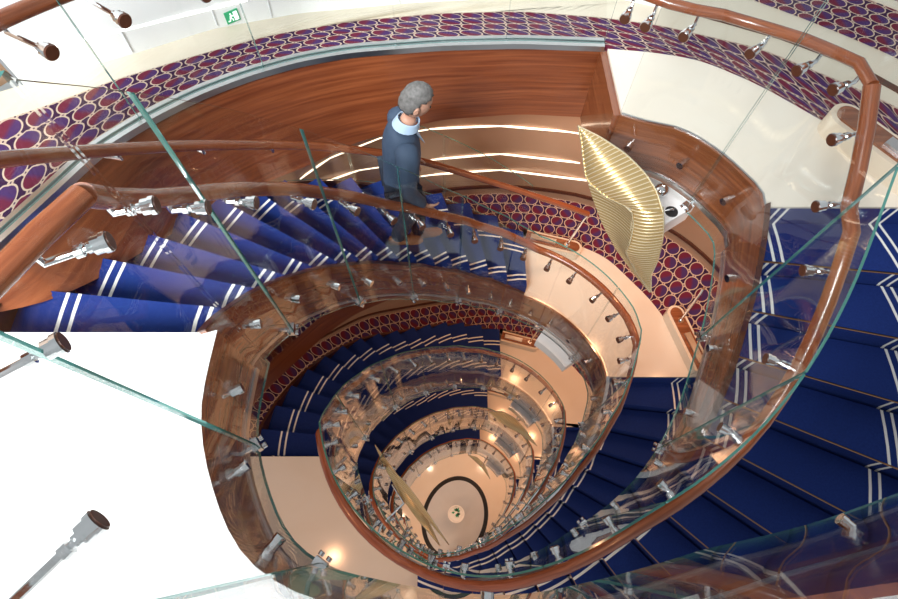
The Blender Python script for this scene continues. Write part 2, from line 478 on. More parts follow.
# right-hand landings
for k in range(5):
    h = halves['R', 0] if k == 0 else halves['A', k-1]
    a_hi = 58 if k == 0 else h.a1
    ar = arc(h, a_hi, h.a2); cin = CARPET_IN0 if k == 0 else CARPET_IN
    y0 = ar[-1][1]; x0 = ar[0][0]
    cr = [tuple(p) for p in smooth_poly([(p[0], p[1], 0) for p in cin], 30, 2)]
    poly = ar + [(2.66 if k == 0 else 2.27, y0)] + [(p[0], p[1]) for p in cr[::-1]]
    mb = MB(); mb.prism(poly, zR[k]-.30, zR[k]); tag(mb.build('floor', M['marble']), kind='structure')
    wm = M['white'] if k == 4 else M['stringer']
    stringer_of(h, a_hi, h.a2, wm, trim_name(), .40 if k == 0 else .48)
# the left end of the top landing: wooden edge towards the open well
e0 = halves['R', 0].pt(58); mb = MB()
mb.band([((e0.x, e0.y, zR[0]), (-1,0,0)), ((.76, 1.80, zR[0]), (-1,0,0))], [(0,-.02),(.045,-.02),(.045,-.62),(0,-.62)]); tag(mb.build(trim_name(), M['stringer']), kind='structure')
# left-hand landings
for k in range(5):
    if k == 0:
        h = halves['N', 0]; hi = 342
        ar = [(p.x, p.y) for p, w in h.path(hi, 198, 0, 0, 3)]
        poly = ar + [(-4.6, ar[-1][1]), (-4.6, -3.6), (4.2, -3.6), (4.2, ar[0][1]-.5)]
        m_ = M['marble_white']
    else:
        h = halves['B', k-1]
        ar = arc(h, h.a1, h.a2)
        poly = ar + [(-3.3, ar[-1][1]), (-3.3, -3.2), (ar[0][0], -3.2)]
        m_ = M['marble']
    mb = MB(); mb.prism(poly, zL[k]-.30, zL[k]); tag(mb.build('floor', m_), kind='structure')
    if k == 0: stringer_of(h, 342, 198, M['stringer'], trim_name())
    else: stringer_of(h, h.a1, h.a2, M['white'] if k == 4 else M['stringer'], trim_name())
    if k == 0:
        mb = MB(); mb.band(h.path(292, 198, 0, 0, 3), [(-.045, .007), (.027, .007), (.027, .003), (-.045, .003)]); tag(mb.build(trim_name(), M['white']), kind='structure')
hN = halves['N', 0]; lo_ = [hN.pt(t, 0, -.47) for t in range(286, 343, 4)]; hi_ = [hN.pt(t, 0, .01+1.5*clamp((t-286)/50)) for t in range(286, 343, 4)]
mb = MB(); rows = []; us = []
for i_, (a_, b_) in enumerate(zip(lo_, hi_)):
    o_ = Vector((a_.x, a_.y, 0)).normalized()*.03; rows.append([a_, b_, b_+o_, a_+o_]); us.append([(i_*.12, 0), (i_*.12, b_.z-a_.z), (i_*.12, b_.z-a_.z), (i_*.12, 0)])
mb.grid(rows, 0, us, True); mb.f += [(0,1,2,3), tuple(len(rows)*4-4+i_ for i_ in (3,2,1,0))]; mb.m += [0, 0]
tag(smooth_by_angle(mb.build(trim_name(), M['stringer'])), kind='structure')
# ------------------------------------------------------------------ top deck corridor: carpet, border, walls, wooden fascia
def dC(px): t = clamp(px/440); return lerp(2.08, 2.55, t*t*(3-2*t))
def UC(px, py, dz=0): return U(px, py, dC(px)-dz)
FT = [UC(*p) for p in ((-60,300),(0,245),(60,190),(100,152),(150,121),(200,96),(250,77),(300,63),(350,54),(440,47),(520,45),(604,48))]
FB = [U(*p) for p in ((0,312,2.15),(45,303,2.2),(100,278,2.45),(157,243,2.70),(190,222,3.0),(225,203,3.1),(262,184,3.2),(310,165,3.3),(353,143,3.3),(438,120,3.3),(520,114,3.3),(598,118,3.3))]
def loft(name, T, B, m, thick=.06, parent=None, n=60):
    T = smooth_poly(T, n, 2); B = smooth_poly(B, n, 2); rows = []; us = []; L = 0
    for i in range(n):
        t = (T[min(i+1, n-1)]-T[max(i-1, 0)]); w = Vector((-t.y, t.x, 0)).normalized()*thick
        if w.dot(Vector((T[i].x, T[i].y, 0))) < 0: w = -w
        if i: L += (T[i]-T[i-1]).length
        hgt = (T[i]-B[i]).length
        rows.append([T[i], B[i], B[i]+w, T[i]+w]); us.append([(L, 0), (L, hgt), (L, hgt+thick), (L, -thick)])
    mb = MB(); mb.grid(rows, 0, us, True)
    mb.f.append((0,1,2,3)); mb.m.append(0); mb.f.append(tuple(len(rows)*4-4+i for i in (3,2,1,0))); mb.m.append(0)
    return smooth_by_angle(mb.build(name, m, parent))
fas = loft(trim_name(), FT, FB, M['mahogany'], .07); tag(fas, kind='structure')
def sheet(name, A, B, z_th, m, n=70, kind='structure', vs=1):
    "floor strip between two plan curves, with the pattern running along it"
    A = smooth_poly(A, n, 2); B = smooth_poly(B, n, 2); L = 0; rows = []; us = []
    for i in range(n):
        if i: L += ((A[i]+B[i])/2-(A[i-1]+B[i-1])/2).length
        d = Vector((0,0,z_th)); rows.append([A[i], B[i], B[i]-d, A[i]-d]); us.append([(L,0),(L,vs),(L,vs+.1),(L,-.1)])
    mb = MB(); mb.grid(rows, 0, us, True)
    mb.f.append((0,1,2,3)); mb.m.append(0); mb.f.append(tuple(len(rows)*4-4+i for i in (3,2,1,0))); mb.m.append(0)
    return tag(mb.build(name, m), kind=kind)
_ft = smooth_poly(FT, 40, 2)
C_in = []
for i, p in enumerate(_ft):
    t = (_ft[min(i+1,39)]-_ft[max(i-1,0)]); w = Vector((-t.y, t.x, 0)).normalized(); C_in.append(p+w*.068)
C_in = C_in[:-1] + [Vector((x, y, zR[0])) for x, y in CARPET_IN0] + [Vector((2.9, -.2, zR[0]))]
C_out = [UC(*p) for p in ((-90,150),(0,121),(60,101),(110,81),(200,54),(270,35),(350,21),(440,13),(520,11),(600,17),(660,25),(760,48),(850,85),(898,107),(960,150))]
sheet('floor', C_in, C_out, .05, M['ovals'], 90)
W_b = [UC(*p) for p in ((-60,110),(24,85),(100,62),(134,53),(214,28),(300,13),(400,4),(500,-2),(600,-6),(662,8))]
C_out2 = [p.copy() for p in C_out]
BO = [UC(*p) for p in ((-90,112),(0,92),(35,80),(100,60),(134,51),(214,26),(300,11),(400,2),(500,-4),(600,-9),(662,4))]
BO += [Vector((2.0,3.0,zR[0])), Vector((3.2,3.0,zR[0])), Vector((4.2,2.2,zR[0])), Vector((4.4,1.2,zR[0]))]
sheet('floor', [p+Vector((0,0,-.004)) for p in C_out], [p+Vector((0,0,-.004)) for p in BO], .28, M['travertine'], 90)
def wall_from(pl, hgt, m, name, thick=.1, n=60, sm=2):
    r = smooth_poly(pl, n, sm); mb = MB(); path = []
    for i, p in enumerate(r):
        t = (r[min(i+1,n-1)]-r[max(i-1,0)]); w = Vector((t.y, -t.x, 0)).normalized(); path.append((p, w))
    mb.band(path, [(0,-.05),(0,hgt),(-thick,hgt),(-thick,-.05)])
    return tag(smooth_by_angle(mb.build(name, m)), kind='structure')
wall_back = wall_from(W_b[1:], 2.5, M['white'], 'wall_back')
wall_left = wall_from([W_b[0]+Vector((-.6,-.4,0)), W_b[0], W_b[1]+Vector((-.12,.1,0))], 2.5, M['tan'], 'wall_left', n=20)
def on_wall(px, py, pl, out=0):
    "where the sight line through a photo pixel meets a vertical wall standing on the polyline pl"
    u = U(px, py, 1.0)-Vector((CAM.x, CAM.y, ZC-1.0)); best = None
    for a, b in zip(pl, pl[1:]):
        ex, ey = b.x-a.x, b.y-a.y; det = u.x*(-ey)+ex*u.y
        if abs(det) < 1e-9: continue
        rx, ry = a.x-CAM.x, a.y-CAM.y
        s = (rx*(-ey)+ex*ry)/det; t = (u.x*ry-u.y*rx)/det
        if -.02 <= t <= 1.02 and s > 0 and (best is None or s < best[0]):
            w = Vector((ey, -ex, 0)).normalized(); best = (s, Vector((CAM.x+u.x*s, CAM.y+u.y*s, ZC-s))+w*out, w)
    return best
def strip_on_wall(pxs, pl, hgt, m, name, parent, out=.004):
    mb = MB(); path = []
    for q in pxs:
        b = on_wall(q[0], q[1], pl)
        if b: path.append((b[1], b[2]))
    mb.band(path, [(out,-hgt/2),(out,hgt/2),(-.01,hgt/2),(-.01,-hgt/2)])
    return mb.build(name, m, parent)
WBs = smooth_poly(W_b[1:], 60, 2)
strip_on_wall([(11,58),(60,45),(110,33),(160,21),(205,10),(247,0)], WBs, .012, M['led_white'], 'light_strip', wall_back)
for a, b in (((211,8),(217,25)), ((267,-2),(272,17)), ((398,-8),(400,4)), ((120,30),(132,52))):
    A, B = on_wall(*a, WBs, .002), on_wall(*b, WBs, .002)
    if A and B:
        mb = MB(); mb.tube([A[1], B[1]], .005, 6); mb.build('panel_joint', M['grey'], wall_back)
# lit exit sign: running man and arrow, on the white wall
c = on_wall(232, 16, WBs, 0)
if c:
    p, w = c[1], c[2]; right = Vector((-w.y, w.x, 0)); up = Vector((0,0,1))
    sg = empty('exit_sign', p); tag(sg, 'small green exit sign with a running figure on the white corridor wall', 'sign')
    def plate(sz_, m, o, cx=0, cy=0, nm='panel', poly=None, par=None):
        mb = MB(); q = poly or [(-sz_[0]/2,-sz_[1]/2),(sz_[0]/2,-sz_[1]/2),(sz_[0]/2,sz_[1]/2),(-sz_[0]/2,sz_[1]/2)]
        n_ = len(q); v = [p+right*(a+cx)+up*(b+cy)+w*(o+e) for e in (0,.004) for a, b in q]
        f = [tuple(range(n_))[::-1], tuple(range(n_, 2*n_))]+[(i,(i+1)%n_,n_+(i+1)%n_,n_+i) for i in range(n_)]
        mb.add(v, f); return mb.build(nm, m, par or sg)
    s_ = .075; pn = plate((s_*1.15, s_), M['exit_green'], .002)
    g = s_/10
    def pict(polys, nm):
        mb = MB()
        for q in polys:
            q = [(a*g, b*g) for a, b in q]; n_ = len(q)
            v = [p+right*a+up*b+w*(.007+e) for e in (0,.003) for a, b in q]
            mb.add(v, [tuple(range(n_))[::-1], tuple(range(n_, 2*n_))]+[(i,(i+1)%n_,n_+(i+1)%n_,n_+i) for i in range(n_)])
        mb.build(nm, M['exit_white'], pn)
    pict([[(1.2,-3.6),(4.6,-3.6),(4.6,3.6),(1.2,3.6)]], 'doorway')
    pict([[(-1.6,2.2),(-.6,2.2),(-.6,3.3),(-1.6,3.3)], [(-2.6,-.6),(-1.2,-.9),(-.2,1.6),(-1.4,2.0)], [(-1.3,1.7),(-1.0,.9),(.9,.2),(1.0,.9)],
          [(-2.2,-.4),(-1.2,-.9),(.4,-2.0),(.0,-3.4),(-.7,-3.2),(-.4,-2.2)], [(-2.5,-.5),(-1.6,-.7),(-2.6,-3.0),(-4.4,-3.0),(-4.4,-2.4),(-3.0,-2.3)]], 'running_figure')
# beyond the corridor at the right: wooden line and another carpet
mb = MB(); q = [U(x, y, 2.545) for x, y in ((676,9),(720,21),(780,38),(844,62),(898,92),(940,118))]
qq = [p+Vector((.03,.035,0)) for p in q]; mb.grid([[a, b, b-Vector((0,0,.03)), a-Vector((0,0,.03))] for a, b in zip(q, qq)], 0, None, True)
tag(mb.build(trim_name(), M['cap']), kind='structure')
fa = [U(x, y, 2.54) for x, y in ((748,-4),(800,15),(850,35),(898,56),(960,90))]; fb = [U(x, y, 2.54) for x, y in ((800,-60),(850,-50),(910,-30),(980,0),(1040,40))]
sheet('floor', fa, fb, .02, M['ovals'], 30, vs=2.2)
q = [U(x, y, 2.53) for x, y in ((862,-4),(880,2),(905,12),(940,28))]; mb = MB(); qq = [p+Vector((.05,.06,0)) for p in q]
mb.grid([[a, b, b-Vector((0,0,.03)), a-Vector((0,0,.03))] for a, b in zip(q, qq)], 0, None, True); tag(mb.build(trim_name(), M['travertine']), kind='structure')
# steel glass channel along the top of the fascia
FTs = smooth_poly(FT, 60, 2); path = []
for i, p in enumerate(FTs):
    t = (FTs[min(i+1,59)]-FTs[max(i-1,0)]); path.append((p, Vector((t.y, -t.x, 0)).normalized()))
mb = MB(); mb.band(path, [(.012,-.02),(.012,.02),(-.018,.02),(-.018,.005),(-.046,.005),(-.046,.02),(-.072,.02),(-.072,-.02)]); ch = mb.build(trim_name(), M['steel']); tag(ch, kind='structure')
# ------------------------------------------------------------------ lower deck corridors
FK = [(-2.75,-.5),(-2.39,.34),(-1.70,1.11),(-1.36,1.38),(-.85,1.62),(-.3,1.84),(.1,1.94),(.5,1.99)]
CK_out = [(-3.6,-.4),(-3.3,.7),(-2.6,1.65),(-1.6,2.25),(-.37,2.5),(.08,2.55),(.54,2.55),(1.24,2.43),(2.09,2.02),(2.34,1.78),(2.6,1.4),(2.95,.6),(3.05,-.4)]
for k in range(1, 5):
    z = zR[k]
    V3 = lambda pl, dz=0: [Vector((x, y, z+dz)) for x, y in pl]
    sheet('floor', V3(FK+CARPET_IN[1:]+[(2.45,-.4)]), V3(CK_out), .3, M['ovals'], 80)
    tag(loft(trim_name(), V3(FK), V3(FK, -.75), M['mahogany'] if k < 4 else M['white'], .07), kind='structure')
    wl = wall_from(V3(CK_out), 2.28, M['tan'], {1:'wall_upper',2:'wall_middle',3:'wall_lower',4:'wall_deep'}[k])
    if k == 1:
        WK = smooth_poly(V3(CK_out), 60, 2)
        for row in (((245,222),(270,207),(300,191),(360,170),(430,160),(500,154),(580,163)), ((300,179),(330,158),(380,138),(430,129),(500,126),(570,132),(600,137)), ((250,224),(330,196),(380,183),(430,175),(500,170),(590,181))):
            strip_on_wall(row, WK, .013, M['led'], 'light_strip', wl)
    else:
        for hh in ():
            mb = MB(); r = smooth_poly(V3(CK_out, hh), 60, 2); path = []
            for i, p in enumerate(r):
                t = (r[min(i+1,59)]-r[max(i-1,0)]); path.append((p, Vector((t.y, -t.x, 0)).normalized()))
            mb.band(path, [(.005,-.01),(.005,.01),(-.01,.01),(-.01,-.01)]); mb.build('light_strip', M['led'], wl)
    mb = MB(); r = smooth_poly(V3(CK_out, .14), 60, 2); path = []
    for i, p in enumerate(r):
        t = (r[min(i+1,59)]-r[max(i-1,0)]); path.append((p, Vector((t.y, -t.x, 0)).normalized()))
    mb.band(path, [(.02,-.02),(.02,.02),(-.01,.02),(-.01,-.02)]); mb.build('kick_rail', M['cap'], wl)
# ------------------------------------------------------------------ bottom floor
mb = MB(); mb.prism(circ(4.2, 0, 360, 63)[:-1], -.2, 0); tag(mb.build('floor', M['marble']), kind='structure')
def ell(a, b, rot, c, n=64): return [(c[0]+a*cos(t)*cos(rot)-b*sin(t)*sin(rot), c[1]+a*cos(t)*sin(rot)+b*sin(t)*cos(rot)) for t in (2*pi*i/n for i in range(n))]
rc = (-.07, -.16)
mb = MB(); mb.prism(ell(1.14, .93, radians(72), rc), 0, .004); tag(mb.build(trim_name(), M['ring']), kind='structure')
mb = MB(); mb.prism(ell(1.02, .81, radians(72), rc), .004, .008); tag(mb.build('floor', M['grey_floor']), kind='structure')
WB5 = [(3.6*cos(radians(a)), 3.6*sin(radians(a)), 0) for a in range(0, 361, 12)]
wall_from(WB5[::-1], 2.4, M['tan'], 'wall_bottom')
# white planter with a green plant in the middle of the ring
pl_ = empty('potted_plant', (-.04, -.10, .008)); tag(pl_, 'white round planter with a green plant inside the black ring at the bottom', 'plant')
mb = MB(); prof = [(.10,0),(.17,.04),(.22,.16),(.235,.30),(.235,.34),(.205,.34),(.19,.30),(.0,.30)]; rows = []
for r, z in prof: rows.append([(-.04+r*cos(2*pi*i/32), -.10+r*sin(2*pi*i/32), .008+z) for i in range(32)])
mb.grid(rows, 0, None, True); smooth_by_angle(mb.build('planter', M['white'], pl_))
leaf = simple('green leaf', (.02,.36,.20), .4); dleaf = simple('dark green leaf', (.008,.05,.03), .5)
mb = MB(); mb2 = MB()
for i in range(12):
    a = random.uniform(0, 2*pi); r = random.uniform(.03, .16); L = random.uniform(.08, .14); t = random.uniform(.25, .95)
    b = Vector((-.04+.03*cos(a), -.06+.03*sin(a), .31)); d = Vector((cos(a)*cos(t), sin(a)*cos(t), sin(t))); s = Vector((-sin(a), cos(a), 0))*.028
    tgt = mb2 if i % 3 == 0 else mb
    tgt.add([b, b+d*L*.5+s, b+d*L-Vector((0,0,.03)), b+d*L*.5-s, b+d*L*.5+Vector((0,0,-.012))], [(0,1,4),(1,2,4),(2,3,4),(3,0,4)])
mb.build('leaves', leaf, pl_, fix=False); mb2.build('dark_leaves', dleaf, pl_, fix=False)
# ------------------------------------------------------------------ glass balustrades and handrails along both helices
class Helix:
    def __init__(s, segs): s.segs = segs            # (from, to, half, offset) with angles that fall
    def seg(s, th):
        for a, b, h, o in s.segs:
            if b <= th <= a: return h, th+o
        return s.segs[-1][2], th+s.segs[-1][3]
    def pt(s, th, dr=0, dz=0): h, t = s.seg(th); return h.pt(t, dr, dz)
    def path(s, a, b, dr=0, dz=0, step=3):
        brk = [a]+[x for sg in s.segs for x in (sg[0], sg[2].a1-sg[3]) if b < x < a]+[b]
        brk = sorted(set(brk), reverse=True); out = []
        for u, v in zip(brk, brk[1:]):
            n = max(1, int(math.ceil((u-v)/step)))
            for i in range(n): th = lerp(u, v, i/n); out.append(th)
        out.append(b); res = []
        for th in out:
            q = radians(th); res.append((s.pt(th, dr, dz), Vector((-cos(q), -sin(q), 0))))
        return res
H_ = halves
def chain(lst):
    out = []; off = 0
    for i_, h_ in enumerate(lst):
        if i_ and lst[i_-1].kind == 'B': off += 360
        out.append((h_.a0-off, h_.a2-off, h_, off))
    return Helix(out)
HX = {'I': chain([H_['N',0], H_['A',0], H_['B',1], H_['A',2], H_['B',3]]), 'II': chain([H_['R',0], H_['B',0], H_['A',1], H_['B',2], H_['A',3], H_['B',4]])}
def shift_n(hx, th):
    return .09*clamp((th-201)/9) if hx is HX['I'] else 0
GB, GT = -.47, 1.28
def standoff(mb, p, w, t):
    a = p+w*.04
    mb.tube([a, a+w*.035, a+w*.036, a+w*.062, a+w*.063, a+w*.085], [.012,.012,.021,.021,.024,.024], 12)
def panel(hx, a, b, label, group, detail):
    mid = hx.pt((a+b)/2, -.1, GB); root = empty('glass_panel', mid); tag(root, label, 'glass panel', group)
    mb = MB(); g = .18
    rows = []
    for p, w in hx.path(a-g, b+g, 0, 0, 3):
        sh_ = w*(shift_n(hx, degrees(atan2(-w.y,-w.x)) % 360) if a > 198 else 0)      # the near panes lean outwards a little
        rows.append([p+w*x_+Vector((0,0,z_))-(sh_ if z_ > 0 else Vector((0,0,0))) for x_, z_ in ((.088,GT),(.100,GT),(.100,GB),(.088,GB))])
    o_ = len(mb.f); mb.grid(rows, 0, None, True); mb.m = [1 if k_ % 4 in (0, 2) else 0 for k_ in range(len(mb.f))]
    n_ = len(rows)*4; mb.f += [(0,1,2,3), (n_-1,n_-2,n_-3,n_-4)]; mb.m += [1, 1]
    smooth_by_angle(mb.build('pane', [M['glass'], M['edge']], root), 30)
    mb = MB(); q = radians(a); w = Vector((-cos(q), -sin(q), 0)); t = Vector((-sin(q), cos(q), 0)); p = hx.pt(a, 0, GB+.035)
    mb.box(p+w*.094, .036, .058, .042, q); mb.box(p+w*.05, .09, .016, .02, q)
    for s in (-1, 1): mb.tube([p+w*.118+t*.02*s, p+w*.135+t*.02*s], .013, 10)
    mb.build('clamp', M['chrome'], root)
    if detail:
        for f in (.22, .74):
            th = lerp(a, b, f); q = radians(th); mb = MB(); standoff(mb, hx.pt(th, 0, -.15), Vector((-cos(q), -sin(q), 0)), None)
            mb.build('standoff', M['chrome'], root)
SEAMS = [3.5, 34, 57, 77, 100, 126.5, 155.5]
def seams_between(hi, lo):
    out = []
    for n in range(-8, 5):
        for s in SEAMS:
            x = s+180*n
            if x > 240: continue
            if lo < x < hi: out.append(x)
    return sorted(out, reverse=True)
for nm, hx in HX.items():
    hi, lo = (340, -522) if nm == 'I' else (57.9, -831)
    ss = [hi]+seams_between(hi-8, lo+8)+[lo]
    cnt = {}
    for a, b in zip(ss, ss[1:]):
        h, th = hx.seg((a+b)/2); onl = th < h.a1 or h.kind in 'RN'
        if h.kind == 'N': where = 'round the near white landing'
        elif h.kind == 'R': where = 'at the edge of the top right landing'
        elif onl:
            side = 'right' if h.kind == 'A' else 'left'
            where = 'edging the %s %s-hand landing' % (LEV[h.k+1] if not (h.kind == 'A') else LEV[h.k+1], side)
        else: where = 'along the '+place_words(h)
        cnt[where] = cnt.get(where, 0)+1
        panel(hx, a, b, 'clear glass panel %s, %s walking down' % (where, ORD[cnt[where]-1]), 'glass balustrade panels', min(h.k, 3) < 3)
RH, RO = .97, -.03
def rail_h(hx, th, z):
    if hx is HX['I']: return lerp(RH, lerp(.81, .94, clamp((th-186)/16)), clamp((z-zR[1]-.1)/1.4)) if z > zR[1]+.1 else RH
    if abs(z-zR[0]) < .3: return lerp(.88, .76, clamp((th-24)/18)) if th < 180 else .95
    return RH
def bracket(hx, th, rail, detail=True):
    q = radians(th); w = Vector((-cos(q), -sin(q), 0)); t = Vector((-sin(q), cos(q), 0)); p = hx.pt(th, shift_n(hx, th), 0)+Vector((0,0,rail_h(hx, th, hx.pt(th).z)-.07))
    mb = MB()
    e_ = shift_n(hx, th)*1.2-.03
    mb.tube([p-w*e_, p+w*.115], .010, 10)
    mb.tube([p-w*e_+Vector((0,0,.045)), p-w*e_-Vector((0,0,.006))], .009, 8)
    mb.tube([p+w*.098, p+w*.112, p+w*.113, p+w*.135, p+w*.136, p+w*.150], [.015,.015,.024,.024,.028,.028], 16)
    mb.tube([p+w*.068, p+w*.087], .017, 12)
    b = mb.build('bracket', M['chrome'], rail)
    mc = MB(); mc.tube([p+w*.148, p+w*.155], .0245, 16); mc.build('bracket_cap', M['cap'], b)
def handrail(hx, a, b, label):
    pth = hx.path(a, b, RO, RH, 5); pts = []
    for p, w in pth:
        an = degrees(atan2(-w.y, -w.x)) % 360
        pts.append(p-w*(shift_n(hx, an)*2.1 if p.z > zL[0]+.9 else 0)+Vector((0,0,rail_h(hx, an, p.z-RH)-RH)))
    mb = MB(); mb.tube(pts, .033 if pts[0].z > zL[0]+.85 or a < 21 and hx is HX['II'] and a > 0 else .026, 14); r = smooth_by_angle(mb.build('handrail', M['rail']), 50)
    tag(r, label, 'handrail', 'inner wooden handrails')
    ss = [a]+seams_between(a-3, b+3)+[b]
    for u, v in zip(ss, ss[1:]):
        if abs(u-v) < 9: continue
        if v >= 198: continue
        for f in (.25, .77): bracket(hx, lerp(u, v, f), r)
    if a > 300:
        for th in (204, 213.5, 229.5, 241.5, 262, 282, 300, 318): bracket(hx, th, r)
segI = [(340,198,'wooden handrail round the near white landing'),(198,16,'wooden handrail along the flight the man walks down and the landing below it'),
        (16,-164,'wooden handrail along the second right-hand flight down the well'),(-164,-344,'wooden handrail along the third left-hand flight down the well'),(-344,-522,'wooden handrail along the fourth right-hand flight down the well')]
segII = [(66,20.5,'wooden handrail at the edge of the top right landing'),(20.5,-164,'thick wooden handrail along the big right-hand flight and peach landing'),(-164,-344,'wooden handrail along the second left-hand flight below the man'),
         (-344,-524,'wooden handrail along the third right-hand flight down the well'),(-524,-704,'wooden handrail along the lowest left-hand flight down the well'),(-704,-830,'wooden handrail along the lowest right-hand flight near the bottom floor')]
for a, b, l in segI: handrail(HX['I'], a, b, l)
for a, b, l in segII: handrail(HX['II'], a, b, l)
# corridor glass balustrade on the fascia, with its handrail
def along(pl, i): t = pl[min(i+1,len(pl)-1)]-pl[max(i-1,0)]; return Vector((t.y, -t.x, 0)).normalized()
def px_index(px):    # index along FTs nearest to a photo column
    best = min(range(60), key=lambda i: abs(px_of(FTs[i])[0]-px)); return best
def px_of(p):
    d = Vector((p.x-CAM.x, p.y-CAM.y)); r = _ex*d.x+_ey*d.y+_n*(ZC-p.z); return 449+FPX*r.x/r.z, 299.5+FPX*r.y/r.z
cuts = [0]+[px_index(x) for x in (150, 272, 400, 505)]+[59]
for n_, (i0, i1) in enumerate(zip(cuts, cuts[1:])):
    root = empty('glass_panel', FTs[(i0+i1)//2]); tag(root, 'clear glass panel on the steel channel above the mahogany wall, %s from the left' % ORD[n_], 'glass panel', 'corridor glass panels')
    mb = MB(); path = [(FTs[i]+along(FTs, i)*-.033, along(FTs, i)) for i in range(i0, i1+1)]
    a_, b_ = path[0][0], path[1][0]; path[0] = (a_.lerp(b_, .06), path[0][1])
    mb.band(path, [(-.006,1.05),(.006,1.05),(.006,.008),(-.006,.008)], mis=[1,0,1,0]); mb.m[-1] = mb.m[-2] = 1
    smooth_by_angle(mb.build('pane', [M['glass'], M['edge']], root), 30)
mb = MB(); mb.tube([FTs[i]+along(FTs, i)*-.07+Vector((0,0,.68)) for i in range(60)], .033, 14)
cr_ = smooth_by_angle(mb.build('handrail', M['rail']), 50); tag(cr_, 'wooden handrail of the top corridor in the upper left corner', 'handrail')
def wall_bracket(p, w, rail, sgn=1, r=1.0):
    mb = MB(); mb.tube([p-w*.08, p+w*.13], .011*r, 10); mb.tube([p-w*.075+Vector((0,0,.05)), p-w*.075, p-w*.05], .009, 8)
    mb.tube([p+w*.10, p+w*.125, p+w*.126, p+w*.150, p+w*.151, p+w*.168], [.018,.018,.029,.029,.033,.033], 16)
    b = mb.build('bracket', M['chrome'], rail); mc = MB(); mc.tube([p+w*.166, p+w*.174], .029, 16); mc.build('bracket_cap', M['cap'], b)
for i in (4, 8, 14, 19, 25, 31, 37, 43, 49, 55): wall_bracket(FTs[i]+along(FTs, i)*-.033+Vector((0,0,.61)), along(FTs, i), cr_)
# outer handrail and glass of the flight the man walks down, ending on the small kerb of the landing below
A0 = halves['A', 0]
RAILPX = [(-40,166,1.3),(0,159,1.38),(60,154,1.62),(120,149,1.88),(200,145,2.2),(280,144.5,2.6),(322,146,2.82),(390,154,3.2),(430,163,3.45),(500,184.5,3.86),(560,204,4.2),(588,214,4.38)]
pts = smooth_poly([U(x, y, d) for x, y, d in RAILPX], 40, 1)
mb = MB(); mb.tube(pts, .028, 12); orl = smooth_by_angle(mb.build('handrail', M['rail']), 50); tag(orl, 'thin outer wooden handrail behind the walking man', 'handrail')
for i in (6, 10, 14):
    p = pts[i]; w = Vector((-p.y, p.x, 0)).normalized(); rad = Vector((p.x, p.y, 0)).normalized()
    mb = MB(); mb.tube([p+Vector((0,0,-.02)), p+Vector((0,0,-.06)), p+Vector((0,0,-.06))+rad*.14], .009, 8); mb.build('bracket', M['chrome'], orl)
def outer_glass(h, j0, j1, label):
    path = []
    for i in range(13):
        j = lerp(j0, j1, i/12); p, q = h.line(j); w = (p-q).normalized()
        path.append((Vector((q.x, q.y, lerp(h.z0, h.z1, j/(NR-1)))), Vector((w.x, w.y, 0))))
    root = empty('glass_panel', path[6][0]); tag(root, label, 'glass panel', 'outer glass panels')
    mb = MB(); mb.band(path, [(-.032,.95),(-.020,.95),(-.020,.05),(-.032,.05)], mis=[1,0,1,0]); mb.m[-1] = mb.m[-2] = 1
    smooth_by_angle(mb.build('pane', [M['glass'], M['edge']], root), 30)
for n_, (j0, j1) in enumerate(((6.2, 9.1), (9.15, 12.1), (12.15, 15))):
    outer_glass(A0, j0, j1, 'clear outer glass panel behind the walking man, %s in walking-down order' % ORD[n_])
# rounded kerbs that end the outer balustrades on the landings
def kerb(p0, p1, wid, z, label, parent_rail=None, post_to=None, post_at=.85):
    p0 = Vector((p0[0], p0[1])); p1 = Vector((p1[0], p1[1])); d = (p1-p0).normalized(); s = Vector((-d.y, d.x))*wid/2
    poly = [tuple(p0+s), tuple(p0-s)]+[tuple(p1+d*(wid/2*sin(a))-s*cos(a)) for a in [pi*i/12 for i in range(13)]]
    c = (p0+p1)/2; root = empty('balustrade_kerb', (c.x, c.y, z)); tag(root, label, 'kerb', 'rounded kerbs at the ends of outer balustrades')
    mb = MB(); mb.prism(poly, z, z+.13); mb.build('kerb_body', M['cream'], root)
    s2 = s*.68; poly = [tuple(p0+s2), tuple(p0-s2)]+[tuple(p1+d*(wid*.34*sin(a))-s2*cos(a)) for a in [pi*i/12 for i in range(13)]]
    mb = MB(); mb.prism(poly, z+.13, z+.142); mb.build('wooden_top', M['stringer'], root)
    mb = MB(); a_ = p0.lerp(p1, .1); b_ = p0.lerp(p1, .62); an = atan2(d.y, d.x); m_ = (a_+b_)/2
    mb.box((m_.x, m_.y, z+.15), (b_-a_).length, wid*.35, .02, an); mb.build('steel_plate', M['steel'], root)
    if post_to is not None:
        q = p0.lerp(p1, post_at); mb = MB(); b0 = Vector((q.x, q.y, z+.142))
        mb.tube([b0, b0.lerp(post_to, .8)+Vector((0,0,.06)), post_to], .014, 10); mb.tube([b0, b0+Vector((0,0,.015))], .03, 12)
        smooth_by_angle(mb.build('post', M['chrome'], root))
for k in range(1, 5):
    w_ = {1:'just below the walking man', 2:'second landing down the well', 3:'third landing down the well', 4:'lowest landing down the well'}[k]
    kerb((.55,1.90), (1.05,1.76), .17, zR[k], 'rounded wood-topped kerb on the landing, %s, beside the left flight' % w_, None, pts[-1]-Vector((0,0,.03)) if k == 1 else Vector((1.08,1.83,zR[k]+.75)))
    kerb((2.16,.42), (2.0,1.0), .17, zR[k], 'rounded wood-topped kerb on the landing, %s, beside the right flight' % w_, None, Vector((2.02,.98,zR[k]+.72)))
kerb((2.42,.58), (2.04,1.10), .2, zR[0], 'rounded wood-topped kerb on the top right landing under the tilted handrail', None, Vector((2.55,.5,zR[0]+.72)), .3)
